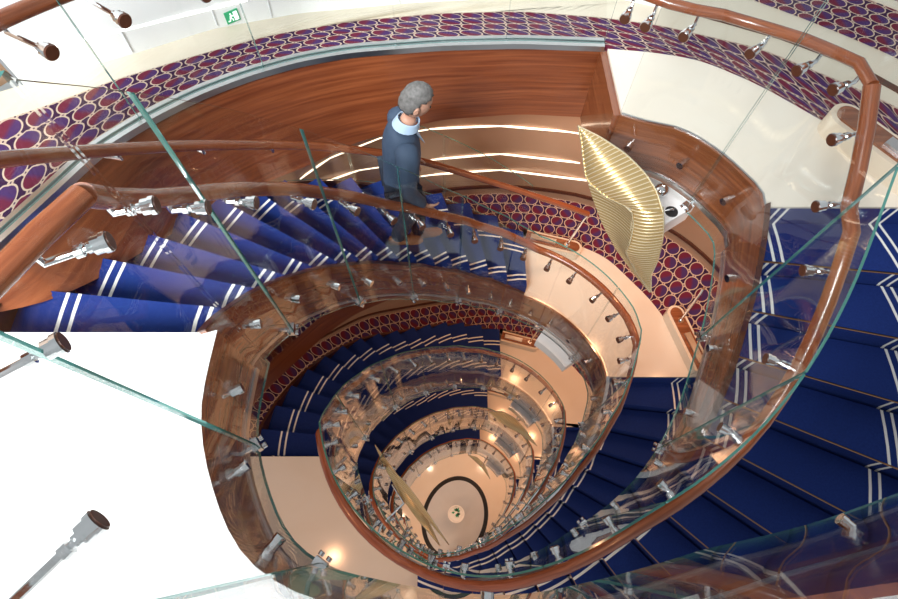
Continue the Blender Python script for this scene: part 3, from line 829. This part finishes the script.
# outer handrail of the right flights starts on the kerb
# ------------------------------------------------------------------ white spotlight ledges under the landings, sculptures
def ledge(k, h, dpth, m, label, detail):
    z = zR[k]-(.43 if k == 0 else .47); pa = h.path(54 if k else 51, 33, 0, 0, 2); root = empty('light_ledge', pa[len(pa)//2][0]+Vector((0,0,-.5))); tag(root, label, 'ledge', 'light ledges below the landings')
    mb = MB(); mb.band([(Vector((p.x,p.y,z)), w) for p, w in pa], [(.05,0),(dpth,0),(dpth,-.16),(.05,-.16)]); smooth_by_angle(mb.build('ledge_body', m, root))
    if detail:
        p, w = pa[int(len(pa)*.5)]; c = Vector((p.x,p.y,z))+w*(.05+(dpth-.05)*.30); mb = MB()
        rows = [[c+Vector((.052*cos(a)*cos(b), .052*cos(a)*sin(b), .052*sin(a)+.01)) for b in [2*pi*i/20 for i in range(20)]] for a in [pi/2*i/7 for i in range(7)]]
        mb.grid(rows, 0, None, True); mb.add([c+Vector((0,0,.062))]+rows[-1], [(0, 1+(i+1)%20, 1+i) for i in range(20)]); mb.add(rows[0], [tuple(range(20))])
        smooth_by_angle(mb.build('spotlight', M['chrome'], root), 60)
        p, w = pa[int(len(pa)*.80)]; c = Vector((p.x,p.y,z))+w*(.05+(dpth-.05)*.60); mb = MB(); mb.tube([c+Vector((0,0,-.004)), c+Vector((0,0,.004))], .042, 24); sk = mb.build('lamp_socket', M['black'], root)
        mb = MB(); mb.tube([c+Vector((-.03,.0,.012)), c+Vector((.012,.012,.012))], .007, 8); mb.build('socket_pin', M['chrome'], sk)
for k in range(5):
    h = halves['R', 0] if k == 0 else halves['A', k-1]
    ledge(k, h, .31 if k == 0 else .21, M['white'] if k < 2 else M['steel'], 'curved pale ledge below the %s right-hand landing%s' % (LEV[k], ' with a chrome spotlight' if k == 0 else ''), k == 0)
def sheet3(name, left, right, parent, n=24, bulge=.05, thick=.006, m=None):
    "curved ribbed sheet between two edge curves"
    L = smooth_poly(left, n, 1); R = smooth_poly(right, n, 1); K = 8; top = []; us = []
    nrm = (L[n//2]-R[n//2]).cross(L[-1]-L[0]).normalized()
    if nrm.z < 0: nrm = -nrm
    for i in range(n):
        w = (R[i]-L[i]).length
        top.append([L[i].lerp(R[i], j/K)+nrm*bulge*sin(pi*j/K)*min(1, w*4) for j in range(K+1)]); us.append([(j/K, i/(n-1)*((L[-1]-L[0]).length)/1.0) for j in range(K+1)])
    rows = [r+[p-nrm*thick for p in r[::-1]] for r in top]; uu = [u+u[::-1] for u in us]
    mb = MB(); mb.grid(rows, 0, uu, True); w_ = 2*K+2
    mb.f += [tuple(range(w_)), tuple(range((n-1)*w_, n*w_))[::-1]]; mb.m += [0, 0]
    o = smooth_by_angle(mb.build(name, m or M['gold'], parent), 50)
    e = MB(); e.tube(L, .005, 6); e.tube(R, .005, 6); e.build('rim', M['gold_rim'], o)
    return o
def SU(l): return [U(*p) for p in l]
sc = empty('sail_sculpture', U(622,200,2.9)); tag(sc, 'large ribbed gold sail sculpture hanging below the top right landing', 'sculpture', 'gold sail sculptures in the stairwell')
sheet3('lower_sail', SU([(589,184,2.86),(594,200,2.92),(603,224,3.0),(616,248,3.1),(630,268,3.2),(650,292,3.35)]), SU([(632,212,2.72),(634,225,2.8),(630,243,2.9),(626,252,3.0),(634,268,3.15),(650,292,3.35)]), sc, bulge=.02)
sheet3('lower_sail', SU([(631,206,2.70),(632,220,2.78),(630,240,2.9),(625,252,3.0),(636,270,3.17),(651,292,3.35)]), SU([(663,207,2.66),(664,222,2.72),(663,240,2.83),(658,260,3.0),(651,275,3.15),(651,292,3.35)]), sc, bulge=.03)
sheet3('upper_sail', SU([(578,126,2.45),(581,140,2.5),(583,160,2.58),(586,180,2.66),(604,196,2.68),(630,208,2.66)]), SU([(578,126,2.45),(602,138,2.45),(626,154,2.47),(646,174,2.52),(657,192,2.57),(663,212,2.63)]), sc, bulge=.06)
mb = MB(); mb.tube([U(655,213,2.72), U(676,208,3.02)], .004, 6); mb.build('support_wire', M['chrome'], sc)
def blades(lst, label, ctr, rods):
    r = empty('sail_sculpture', U(*ctr)); tag(r, label, 'sculpture', 'gold sail sculptures in the stairwell')
    for L, R in lst: sheet3('sail', SU(L), SU(R), r, bulge=.02)
    for q in rods:
        mb = MB(); mb.tube(SU(q), .014, 8); mb.build('support_rod', M['chrome'], r)
blades([([(375,445,7.5),(386,470,7.6),(402,498,7.7),(418,520,7.8),(440,546,8.0)], [(375,445,7.5),(391,466,7.55),(410,492,7.65),(426,515,7.8),(440,546,8.0)]),
        ([(388,466,7.45),(398,482,7.5),(412,500,7.55),(428,520,7.65),(449,545,7.8)], [(388,466,7.45),(404,481,7.45),(418,499,7.5),(433,521,7.6),(449,545,7.8)])],
       'long slim pair of gold sail blades hanging deep in the stairwell', (405,495,7.5), [[(404,503,7.7),(386,521,7.9),(367,541,8.1)], [(404,503,7.7),(392,484,7.6)]])
blades([([(489,412,9.0),(497,420,9.05),(508,427,9.1),(521,434,9.2),(537,446,9.4)], [(489,412,9.0),(502,411,8.95),(515,418,9.0),(526,430,9.1),(537,446,9.4)])],
       'small gold leaf-shaped sail in front of the third right-hand landing', (510,422,9.1), [[(516,421,9.15),(524,404,8.75)], [(516,421,9.15),(535,416,8.75)]])
blades([([(468,455,12.2),(475,461,12.3),(482,468,12.4),(490,479,12.6)], [(468,455,12.2),(477,457,12.2),(485,465,12.3),(490,479,12.6)])],
       'smallest faint gold sail close to the bottom floor', (480,465,12.3), [[(482,466,12.3),(488,456,11.8)]])
# ------------------------------------------------------------------ the walking man
def skin(name, joints, edges, m, parent, sub=2, root=0):
    me = bpy.data.meshes.new(name); me.from_pydata([tuple(j[0]) for j in joints], edges, [])
    o = bpy.data.objects.new(name, me); COL.objects.link(o)
    md = o.modifiers.new('s', 'SKIN'); md.use_smooth_shade = True
    for i, j in enumerate(joints):
        sv = me.skin_vertices[0].data[i]; r = j[1]; sv.radius = r if isinstance(r, tuple) else (r, r); sv.use_root = (i == root)
    s = o.modifiers.new('u', 'SUBSURF'); s.levels = s.render_levels = sub
    dg = bpy.context.evaluated_depsgraph_get(); ev = o.evaluated_get(dg); nm = bpy.data.meshes.new_from_object(ev)
    bpy.data.objects.remove(o); nm.name = name; nm.materials.clear(); nm.materials.append(m)
    for p in nm.polygons: p.use_smooth = True
    q = bpy.data.objects.new(name, nm); COL.objects.link(q); q.parent = parent
    return q
def tread_hit(h, px, py):
    d = h and 3.0
    for i in range(40):      # bring the sight line down on to the sloping line of the nosings
        p = U(px, py, d); th = None
        best = min(((abs((Vector((p.x, p.y))-h.line(j*.1)[0]).cross(h.line(j*.1)[1]-h.line(j*.1)[0]))/(h.line(j*.1)[1]-h.line(j*.1)[0]).length), j*.1) for j in range(10, 151))
        j = math.ceil(best[1]-.02); z = h.z0-h.h*j
        d = d+.6*((ZC-z)-d)
    return U(px, py, ZC-z)
fr, fl = tread_hit(A0, 397, 243), tread_hit(A0, 418, 237)
mid = (fr+fl)/2
hd = Vector((.95,.20,0)).normalized(); lf = Vector((-hd.y, hd.x, 0)); base = Vector((mid.x, mid.y, min(fr.z, fl.z)))
man = empty('person', base); tag(man, 'grey-haired man in a navy suit and brown shoes walking down the blue stairs', 'person')
SC = 1.0
def L(f, l, z): return (hd*f+lf*l)*SC+Vector((0,0,z*SC))
def loc(p): return p-base
skin_m = simple('skin', (.55,.30,.21), .5); hair_m = simple('grey hair', (.22,.20,.18), .6); suit = simple('navy suit cloth', (.036,.060,.105), .75)
trou = simple('dark navy trouser cloth', (.012,.018,.032), .8); shirt = simple('pale blue shirt', (.45,.60,.78), .6); shoe = simple('brown shoe leather', (.20,.075,.028), .4)
for nm_, c1, c2 in (('s', suit, (.055,.090,.15)), ('t', trou, (.018,.027,.045))):
    nt = c1.node_tree; b = nt.nodes['Principled BSDF']; t = N(nt, 'ShaderNodeTexCoord'); no = N(nt, 'ShaderNodeTexNoise'); no.inputs['Scale'].default_value = 22
    nt.links.new(t.outputs['Object'], no.inputs['Vector']); c0 = tuple(b.inputs['Base Color'].default_value)[:3]; nt.links.new(mixc(nt, no.outputs[0], c0, c2), b.inputs['Base Color'])
nt = hair_m.node_tree; b = nt.nodes['Principled BSDF']; t = N(nt, 'ShaderNodeTexCoord'); no = N(nt, 'ShaderNodeTexNoise'); no.inputs['Scale'].default_value = 45
nt.links.new(t.outputs['Object'], no.inputs['Vector']); nt.links.new(mixc(nt, no.outputs[0], (.035,.032,.03), (.26,.25,.24)), b.inputs['Base Color'])
FR, FL = loc(fr), loc(fl)
ar_, al_ = FR+Vector((0,0,.075)), FL+Vector((0,0,.075))
hipc = L(.0, 0, .90); hr_, hl_ = hipc+L(0,-.085,-.03), hipc+L(0,.085,-.03)
kr = (hr_+ar_)/2+L(.085,0,.03); kl = (hl_+al_)/2+L(.075,0,.03)
sh = L(.05, 0, 1.37)
shr, shl = sh+L(0,-.185,-.02), sh+L(0,.185,-.02)
er, el = shr+L(-.03,-.055,-.285), shl+L(.0,.06,-.285)
wr, wl_ = er+L(.105,.03,-.225), el+L(.06,-.01,-.24)
nk = L(.085,0,1.435); hb = L(.125,0,1.53); ht = L(.13,0,1.60)
# body: pelvis, spine, neck, arms with wrists, legs
J = [(hipc, .10), (L(.02,0,1.08), .09), (L(.035,0,1.25), .09), (sh+L(-.02,0,-.05), .04), (nk, .054), (L(.11,0,1.49), .054),
     (shr+L(0,.03,-.05), .032), (er, .034), (wr, .028), (shl+L(0,-.03,-.05), .032), (el, .034), (wl_, .028),
     (hr_, .085), (kr, .058), (ar_, .038), (hl_, .085), (kl, .058), (al_, .038)]
E_ = [(0,1),(1,2),(2,3),(3,4),(4,5),(3,6),(6,7),(7,8),(3,9),(9,10),(10,11),(0,12),(12,13),(13,14),(0,15),(15,16),(16,17)]
body = skin('body', J, E_, skin_m, man)
# head with face, joined into the body mesh; the head tips forward and down
def head_mesh(c, pitch):
    bm = bmesh.new(); bmesh.ops.create_uvsphere(bm, u_segments=28, v_segments=20, radius=1)
    fw = Matrix.Rotation(pitch, 3, lf) @ hd; upv = Matrix.Rotation(pitch, 3, lf) @ Vector((0,0,1))
    for v in bm.verts:
        x, y, z = v.co          # x forward, y left, z up
        f, l, u = x*.092, y*.071, z*.115
        if u < -.02: f = f*(1-.10*(-u-.02)/.1)+.012*(-u-.02)/.1; l *= 1-.32*(-u-.02)/.1
        if x > .75: f += .004
        if abs(y) < .22 and x > .6:
            if -.35 < z < .02: f += .020*(1-abs(y)/.22)*max(0, 1-abs(z+.22)/.26)          # nose
            if -.62 < z < -.48: f += .005                                                      # lips
            if z < -.75: f += .010                                                             # chin
        if x > .5 and .2 < abs(y) < .55 and -.02 < z < .18: f -= .008                        # eye sockets
        if x > .5 and abs(y) < .6 and .16 < z < .30: f += .004                               # brow
        v.co = c+(fw*f+lf*l+upv*u)
    me = bpy.data.meshes.new('head'); bm.to_mesh(me); bm.free()
    for p in me.polygons: p.use_smooth = True
    return me, fw, upv
hc = L(.145, 0, 1.585); hm, fw, upv = head_mesh(hc, radians(26))
def finger(mb, p, d, side, lens, rad):
    pts = [p]; q = p
    for i, l in enumerate(lens):
        q = q+(d*cos(.35*i)+side*sin(.35*i)).normalized()*l; pts.append(q)
    mb.tube(pts, [rad, rad*.95, rad*.85, rad*.6][:len(pts)], 8)
def hand(mb, w, d, palm, out):
    "palm, four bent fingers and a thumb that leaves the side of the palm"
    s = d.cross(palm).normalized()
    rows = []
    for t, wd, th in ((-.01,.026,.018),(.02,.034,.016),(.06,.041,.014),(.09,.040,.011)):
        c = w+d*t; rows.append([c+s*wd*cos(a)+palm*th*sin(a) for a in [2*pi*i/12 for i in range(12)]])
    mb.grid(rows, 0, None, True); mb.add(rows[-1], [tuple(range(12))]); mb.add(rows[0], [tuple(range(12))])
    for i, (o, l) in enumerate(((-.030,.9),(-.010,1.02),(.010,1.0),(.029,.8))):
        finger(mb, w+d*.085+s*o, d, palm, [.036*l,.026*l,.020*l], .0088)
    finger(mb, w+d*.025+s*out*.032, (d*.75+s*out*.66).normalized(), palm, [.036,.028,.022], .0095)
hmb = MB()
hand(hmb, wr, (wr-er).normalized(), lf, 1); hand(hmb, wl_, (wl_-el).normalized(), -lf, -1)
# ears
for sgn in (-1, 1):
    c = hc+lf*sgn*.074-fw*.005-upv*.005; rows = []
    for t, s_ in ((0,.75),(.5,1),(1,.6)): rows.append([c+lf*sgn*.014*t+(fw*.018*cos(a)+upv*.031*sin(a))*s_-fw*.008*t for a in [2*pi*i/12 for i in range(12)]])
    hmb.grid(rows, 0, None, True); hmb.add(rows[-1], [tuple(range(12))])
hands = hmb.build('hands_tmp', skin_m)
bm = bmesh.new(); bm.from_mesh(body.data); bm.from_mesh(hm); bm.from_mesh(hands.data); bmesh.ops.recalc_face_normals(bm, faces=bm.faces); bm.to_mesh(body.data); bm.free()
bpy.data.objects.remove(hands)
for p in body.data.polygons: p.use_smooth = True
# eyes
eye_m = simple('eye', (.03,.025,.02), .2); mb = MB()
for sgn in (-1, 1):
    c = hc+fw*.083+lf*sgn*.028+upv*.008; mb.tube([c-fw*.006, c+fw*.004], .0075, 10)
mb.build('eyes', eye_m, man).matrix_parent_inverse = Matrix()
# hair: short, a shell round the back and top of the head
bm = bmesh.new(); bmesh.ops.create_uvsphere(bm, u_segments=32, v_segments=22, radius=1)
dele = [v for v in bm.verts if (v.co.x > .15 and v.co.z < .52+.25*v.co.x-.25*abs(v.co.y)) or v.co.z < -.48 or (v.co.x > -.18 and v.co.z < -.12)]
bmesh.ops.delete(bm, geom=dele, context='VERTS')
for v in bm.verts:
    x, y, z = v.co; e = 1.05+.035*sin(x*23+y*17)*sin(z*19+y*5)+(.05 if z > .5 else 0)
    f, l, u = x*.092*e, y*.071*e, z*.115*e
    if u < -.02: f *= .98
    v.co = hc+(fw*f+lf*l+upv*u)
gm = bmesh.ops.solidify(bm, geom=bm.faces[:], thickness=-.006)
me = bpy.data.meshes.new('hair'); bm.to_mesh(me); bm.free(); me.materials.append(hair_m)
for p in me.polygons: p.use_smooth = True
hair = bpy.data.objects.new('hair', me); COL.objects.link(hair); hair.parent = man
# jacket, trousers, shirt collar, shoes
JJ = [(L(.0,0,.80), (.168,.138)), (L(.01,0,.93), (.170,.138)), (L(.02,0,1.08), (.158,.128)), (L(.035,0,1.24), (.185,.145)), (sh+L(-.01,0,-.01), (.125,.105)), (L(.064,0,1.40), (.098,.098)),
      (shr+L(.0,.01,-.025), .080), ((shr+er)/2, .070), (er, .062), ((er+wr)/2, .053), (wr-(wr-er).normalized()*.015, .044),
      (shl+L(.0,-.01,-.025), .080), ((shl+el)/2, .070), (el, .062), ((el+wl_)/2, .053), (wl_-(wl_-el).normalized()*.015, .044)]
jk = skin('jacket', JJ[:6], [(0,1),(1,2),(2,3),(3,4),(4,5)], suit, man)
bm = bmesh.new(); bm.from_mesh(jk.data)
for a_ in (JJ[6:11], JJ[11:16]):
    inn = sh+(a_[0][0]-sh)*.45; a_ = [(inn+Vector((0,0,-.01)), .085), (a_[0][0]+Vector((0,0,-.004)), .084)]+a_[1:]
    sl = skin('sleeve_tmp', a_, [(q_, q_+1) for q_ in range(len(a_)-1)], suit, man); bm.from_mesh(sl.data); bpy.data.objects.remove(sl)
bm.to_mesh(jk.data); bm.free()
for p in jk.data.polygons: p.use_smooth = True
TJ = [(hipc+L(0,0,-.01), .13), (hr_, .10), ((hr_+kr)/2, .088), (kr, .076), ((kr+ar_)/2, .066), (ar_+Vector((0,0,-.015)), .062), (hl_, .10), ((hl_+kl)/2, .088), (kl, .076), ((kl+al_)/2, .066), (al_+Vector((0,0,-.015)), .062)]
skin('trousers', TJ, [(0,1),(1,2),(2,3),(3,4),(4,5),(0,6),(6,7),(7,8),(8,9),(9,10)], trou, man)
mb = MB(); rows = []
for t, r in ((-.03,.080),(.02,.066),(.03,.064)):
    c = nk+(hc-nk).normalized()*t; rows.append([c+(hd*cos(a)*1.05+lf*sin(a))*r+Vector((0,0,-.02*cos(a))) for a in [2*pi*i/20 for i in range(20)]])
rows += [[(p-nk)*.93+nk for p in rows[-1]], [(p-nk)*.93+nk for p in rows[0]]]
mb.grid(rows, 0, None, True); o = mb.build('shirt_collar', shirt, man, True); o.matrix_parent_inverse = Matrix()
mb = MB(); c = L(.135,0,1.335); mb.add([c+lf*.045+L(-.02,0,.07), c-lf*.045+L(-.02,0,.07), c+L(.055,0,-.12), c+L(-.02,0,.0)], [(0,1,2),(0,3,1),(1,3,2),(2,3,0)]); mb.build('shirt_front', shirt, man).matrix_parent_inverse = Matrix()
for f0, tw in ((FR, -.10), (FL, .05)):
    d = (hd+lf*tw).normalized(); s = Vector((-d.y, d.x, 0)); rows = []
    for t, wd, h_ in ((-.085,.022,.055),(-.07,.036,.085),(-.02,.040,.092),(.05,.044,.070),(.11,.048,.050),(.16,.040,.038),(.19,.018,.025)):
        rows.append([f0+d*(t+.02)+s*wd*cos(a)+Vector((0,0,max(0, h_/2+h_/2*sin(a)))) for a in [2*pi*i/14 for i in range(14)]])
    mb = MB(); mb.grid(rows, 0, None, True); mb.add(rows[0], [tuple(range(14))]); mb.add(rows[-1], [tuple(range(14))])
    o = mb.build('shoe', shoe, man, True); o.matrix_parent_inverse = Matrix()
# ------------------------------------------------------------------ light
w = bpy.data.worlds.new('World'); S.world = w; w.use_nodes = True
bg = w.node_tree.nodes['Background']; bg.inputs[0].default_value = (.93,.97,1,1); bg.inputs[1].default_value = .52
def area(name, loc, size, power, col, tgt=None, shape='DISK'):
    l = bpy.data.lights.new(name, 'AREA'); l.shape = shape; l.size = size; l.energy = power; l.color = col
    o = bpy.data.objects.new(name, l); o.location = loc; COL.objects.link(o)
    d = (Vector(tgt)-Vector(loc)) if tgt else Vector((0,0,-1)); o.rotation_euler = d.to_track_quat('-Z', 'Y').to_euler(); return o
area('daylight', (-3.6,-4.6,ZC+3.4), 3.0, 250, (.95,.98,1), (-1.5,.9,ZC-2.5)).data.spread = radians(70)
WARM = (1,.49,.24)
for k in range(1, 6):
    zr = zR[k-1]-.42
    for x, y in ((1.75,1.45),(1.05,2.0),(1.95,.9)): area('downlight', (x, y, zr), .12, 9.5, WARM)
    for x, y in ((-.2,2.36),(2.5,.9),(-2.3,1.75)): area('downlight', (x, y, zr-.25), .12, 3, WARM)
    zl = zL[k-1]-.42
    for x, y in ((-1.75,-1.2),(-.95,-1.9)): area('downlight', (x, y, zl), .12, 9.5, WARM)
for a in range(0, 360, 60): area('downlight', (1.75*cos(radians(a)), 1.75*sin(radians(a)), zR[4]-.6), .12, 6, (1,.70,.48))
# ------------------------------------------------------------------ camera
cam = bpy.data.cameras.new('Camera'); cam.sensor_width = 36; cam.lens = FPX/898*36; cam.clip_start = .01; cam.clip_end = 100
co = bpy.data.objects.new('Camera', cam); COL.objects.link(co)
# camera axes in the place: image right, image up, backwards
rt = Vector((_ex.x, _ey.x, -_n.x)); dn = Vector((_ex.y, _ey.y, -_n.y)); fwd = Vector((_ex.z, _ey.z, -_n.z))
R = Matrix((rt, -dn, -fwd)).transposed()
co.matrix_world = Matrix.Translation(CAM) @ R.to_4x4(); S.camera = co
S.view_settings.view_transform = 'Standard'; S.view_settings.look = 'None'; S.view_settings.gamma = 1; S.view_settings.use_curve_mapping = False
S.view_settings.exposure = 0.0
S.cycles.transparent_max_bounces = 48; S.cycles.max_bounces = 10
